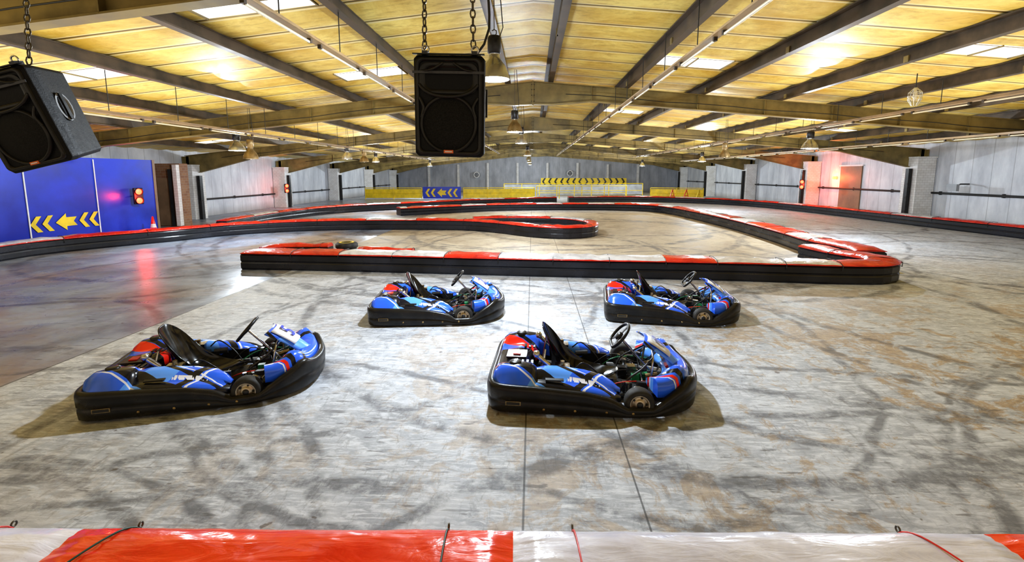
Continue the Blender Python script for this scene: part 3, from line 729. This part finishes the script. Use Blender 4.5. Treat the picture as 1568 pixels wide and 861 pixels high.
        b.tube(catmull([(-.56,s*.20,.10),(-.52,s*.27,.35),(-.50,s*.22,.50)],.05),.011,'chrome',8)
        b.tube(catmull([(.1,s*.27,.12),(.3,s*.33,.22),(.6,s*.32,.24),(.85,s*.15,.2)],.05),.006,'redp' if s<0 else 'green',5)
        b.tube(catmull([(.0,s*.24,.14),(.25,s*.24,.30),(.5,s*.12,.26),(.7,s*.22,.3)],.05),.006,'black',5)
        b.box((.36,s*.2,.12),(.10,.08,.10),'dmetal'); b.cyl((.56,s*.16,.22),(.68,s*.16,.25),.025,'rust')
        b.box((.60,s*.32,.19),(.07,.06,.10),'chrome'); b.cyl((.34,s*.38,.14),(.34,s*.38,.24),.022,'chrome'); b.box((.48,s*.36,.22),(.09,.05,.05),'dmetal')
        b.lathe([(.0,.0),(.04,.0),(.045,.01),(.045,.04),(.0,.045)],'dmetal',12,Matrix.Translation((.52,s*.20,.30)))
        b.lathe([(.0,.008),(.085,.008),(.085,0),(.05,0)],'chrome',20,Matrix.Translation((.44,s*.42,.14))@Matrix.Rotation(rad(90),4,'X'))
    b.cyl((-.66,-.45,.14),(-.66,.45,.14),.02,'chrome'); b.cyl((.75,-.25,.08),(.75,.25,.08),.014,'dmetal')
    b.box((.17,0,.10),(.20,.20,.09),'tank'); 
    b.box((.56,0,.15),(.10,.10,.08),'green'); b.box((.45,.12,.17),(.09,.09,.10),'chrome'); b.box((.45,-.14,.2),(.07,.06,.06),'green')
    KP['chassis']=b.mesh("kart_chassis")
    b=MB()
    for s,sc in((1,1),(-1,.8)):
        b.box((-.32,s*.32,.20),(.24,.12*sc,.18),'dmetal')
        for k in range(7): b.box((-.32,s*.32,.29+.014*k),(.15,.12,.006),'chrome')
        b.cyl((-.32,s*.32,.38),(-.32,s*.32,.42),.022,'rust'); b.cyl((-.16,s*.32,.26),(-.02,s*.32,.27),.035,'dmetal'); b.cyl((-.46,s*.31,.36),(-.58,s*.30,.46),.026,'chrome'); b.lathe([(.0,.035),(.03,.03),(.04,0),(.03,-.03),(0,-.035)],'chrome',12,Matrix.Translation((-.59,s*.30,.475)))
        b.tube(catmull([(-.2,s*.32,.33),(-.1,s*.30,.4),(.05,s*.28,.28),(.15,s*.25,.14)],.04),.008,'black',6)
    KP['engine']=b.mesh("kart_engine")
kart_parts()
def kart(loc,ang,num):
    e=empty("racing_go_kart",(loc[0],loc[1],0),(0,0,rad(ang)))
    for k,me in KP.items():
        o=bpy.data.objects.new(k,me); COL.objects.link(o); o.parent=e
        if k in('seat','nassau','plate'): q=o.modifiers.new('s','SOLIDIFY'); q.thickness=.010 if k!='plate' else .004; q.offset=0
        if k=='seat': q=o.modifiers.new('u','SUBSURF'); q.levels=1; q.render_levels=2
    tc=bpy.data.curves.new("number_digit",'FONT'); tc.body=num; tc.size=.25; tc.align_x='CENTER'; tc.align_y='CENTER'; tc.extrude=.001; tc.offset=.004
    tc.materials.append(M['blue']); o=bpy.data.objects.new("number_digit",tc); COL.objects.link(o); o.parent=e
    x0,z0=nas(.64); x0+=.018; z0+=.024
    o.matrix_local=Matrix(((0,-.80,.60,x0),(1,0,0,0),(0,.60,.80,z0),(0,0,0,1)))
    return e
kart((-3.5,4.93),17,"5"); kart((.66,5.0),-3,"8"); kart((-1.55,7.68),6,"2"); kart((2.32,7.85),-8,"4")

# ------------------------------------------------------------------ lights & world
w=bpy.data.worlds.new("World"); SC.world=w; w.use_nodes=True; bg=w.node_tree.nodes['Background']; bg.inputs[0].default_value=(1,.84,.62,1); bg.inputs[1].default_value=.75
def area(name,loc,rot,sx,sy,en,col=(1,1,1)):
    L=bpy.data.lights.new(name,'AREA'); L.shape='RECTANGLE'; L.size=sx; L.size_y=sy; L.energy=en; L.color=col
    o=bpy.data.objects.new(name,L); COL.objects.link(o); o.location=loc; o.rotation_euler=rot; return o
for i,y in enumerate((7,27,50)):
    for x in(-9,9): area("ceiling_fill",(x,y,2.4),(rad(180),0,0),8,16,(480,470,420)[i],(1,.92,.74))  # unseen fill lights, added to brighten the ceiling; no fixtures here

cd=bpy.data.cameras.new("Camera"); cam=bpy.data.objects.new("Camera",cd); COL.objects.link(cam); SC.camera=cam
cd.sensor_width=36; cd.sensor_fit='HORIZONTAL'; cd.lens=720/1568*36; cd.shift_y=-(430.5-361)/1568; cd.clip_start=.05; cd.clip_end=300
cam.location=(0,0,2.35); cam.rotation_euler=(rad(82.5),0,rad(2.47))
SC.view_settings.view_transform='Standard'
try: SC.view_settings.look='Medium High Contrast'
except Exception as ex: print(ex)
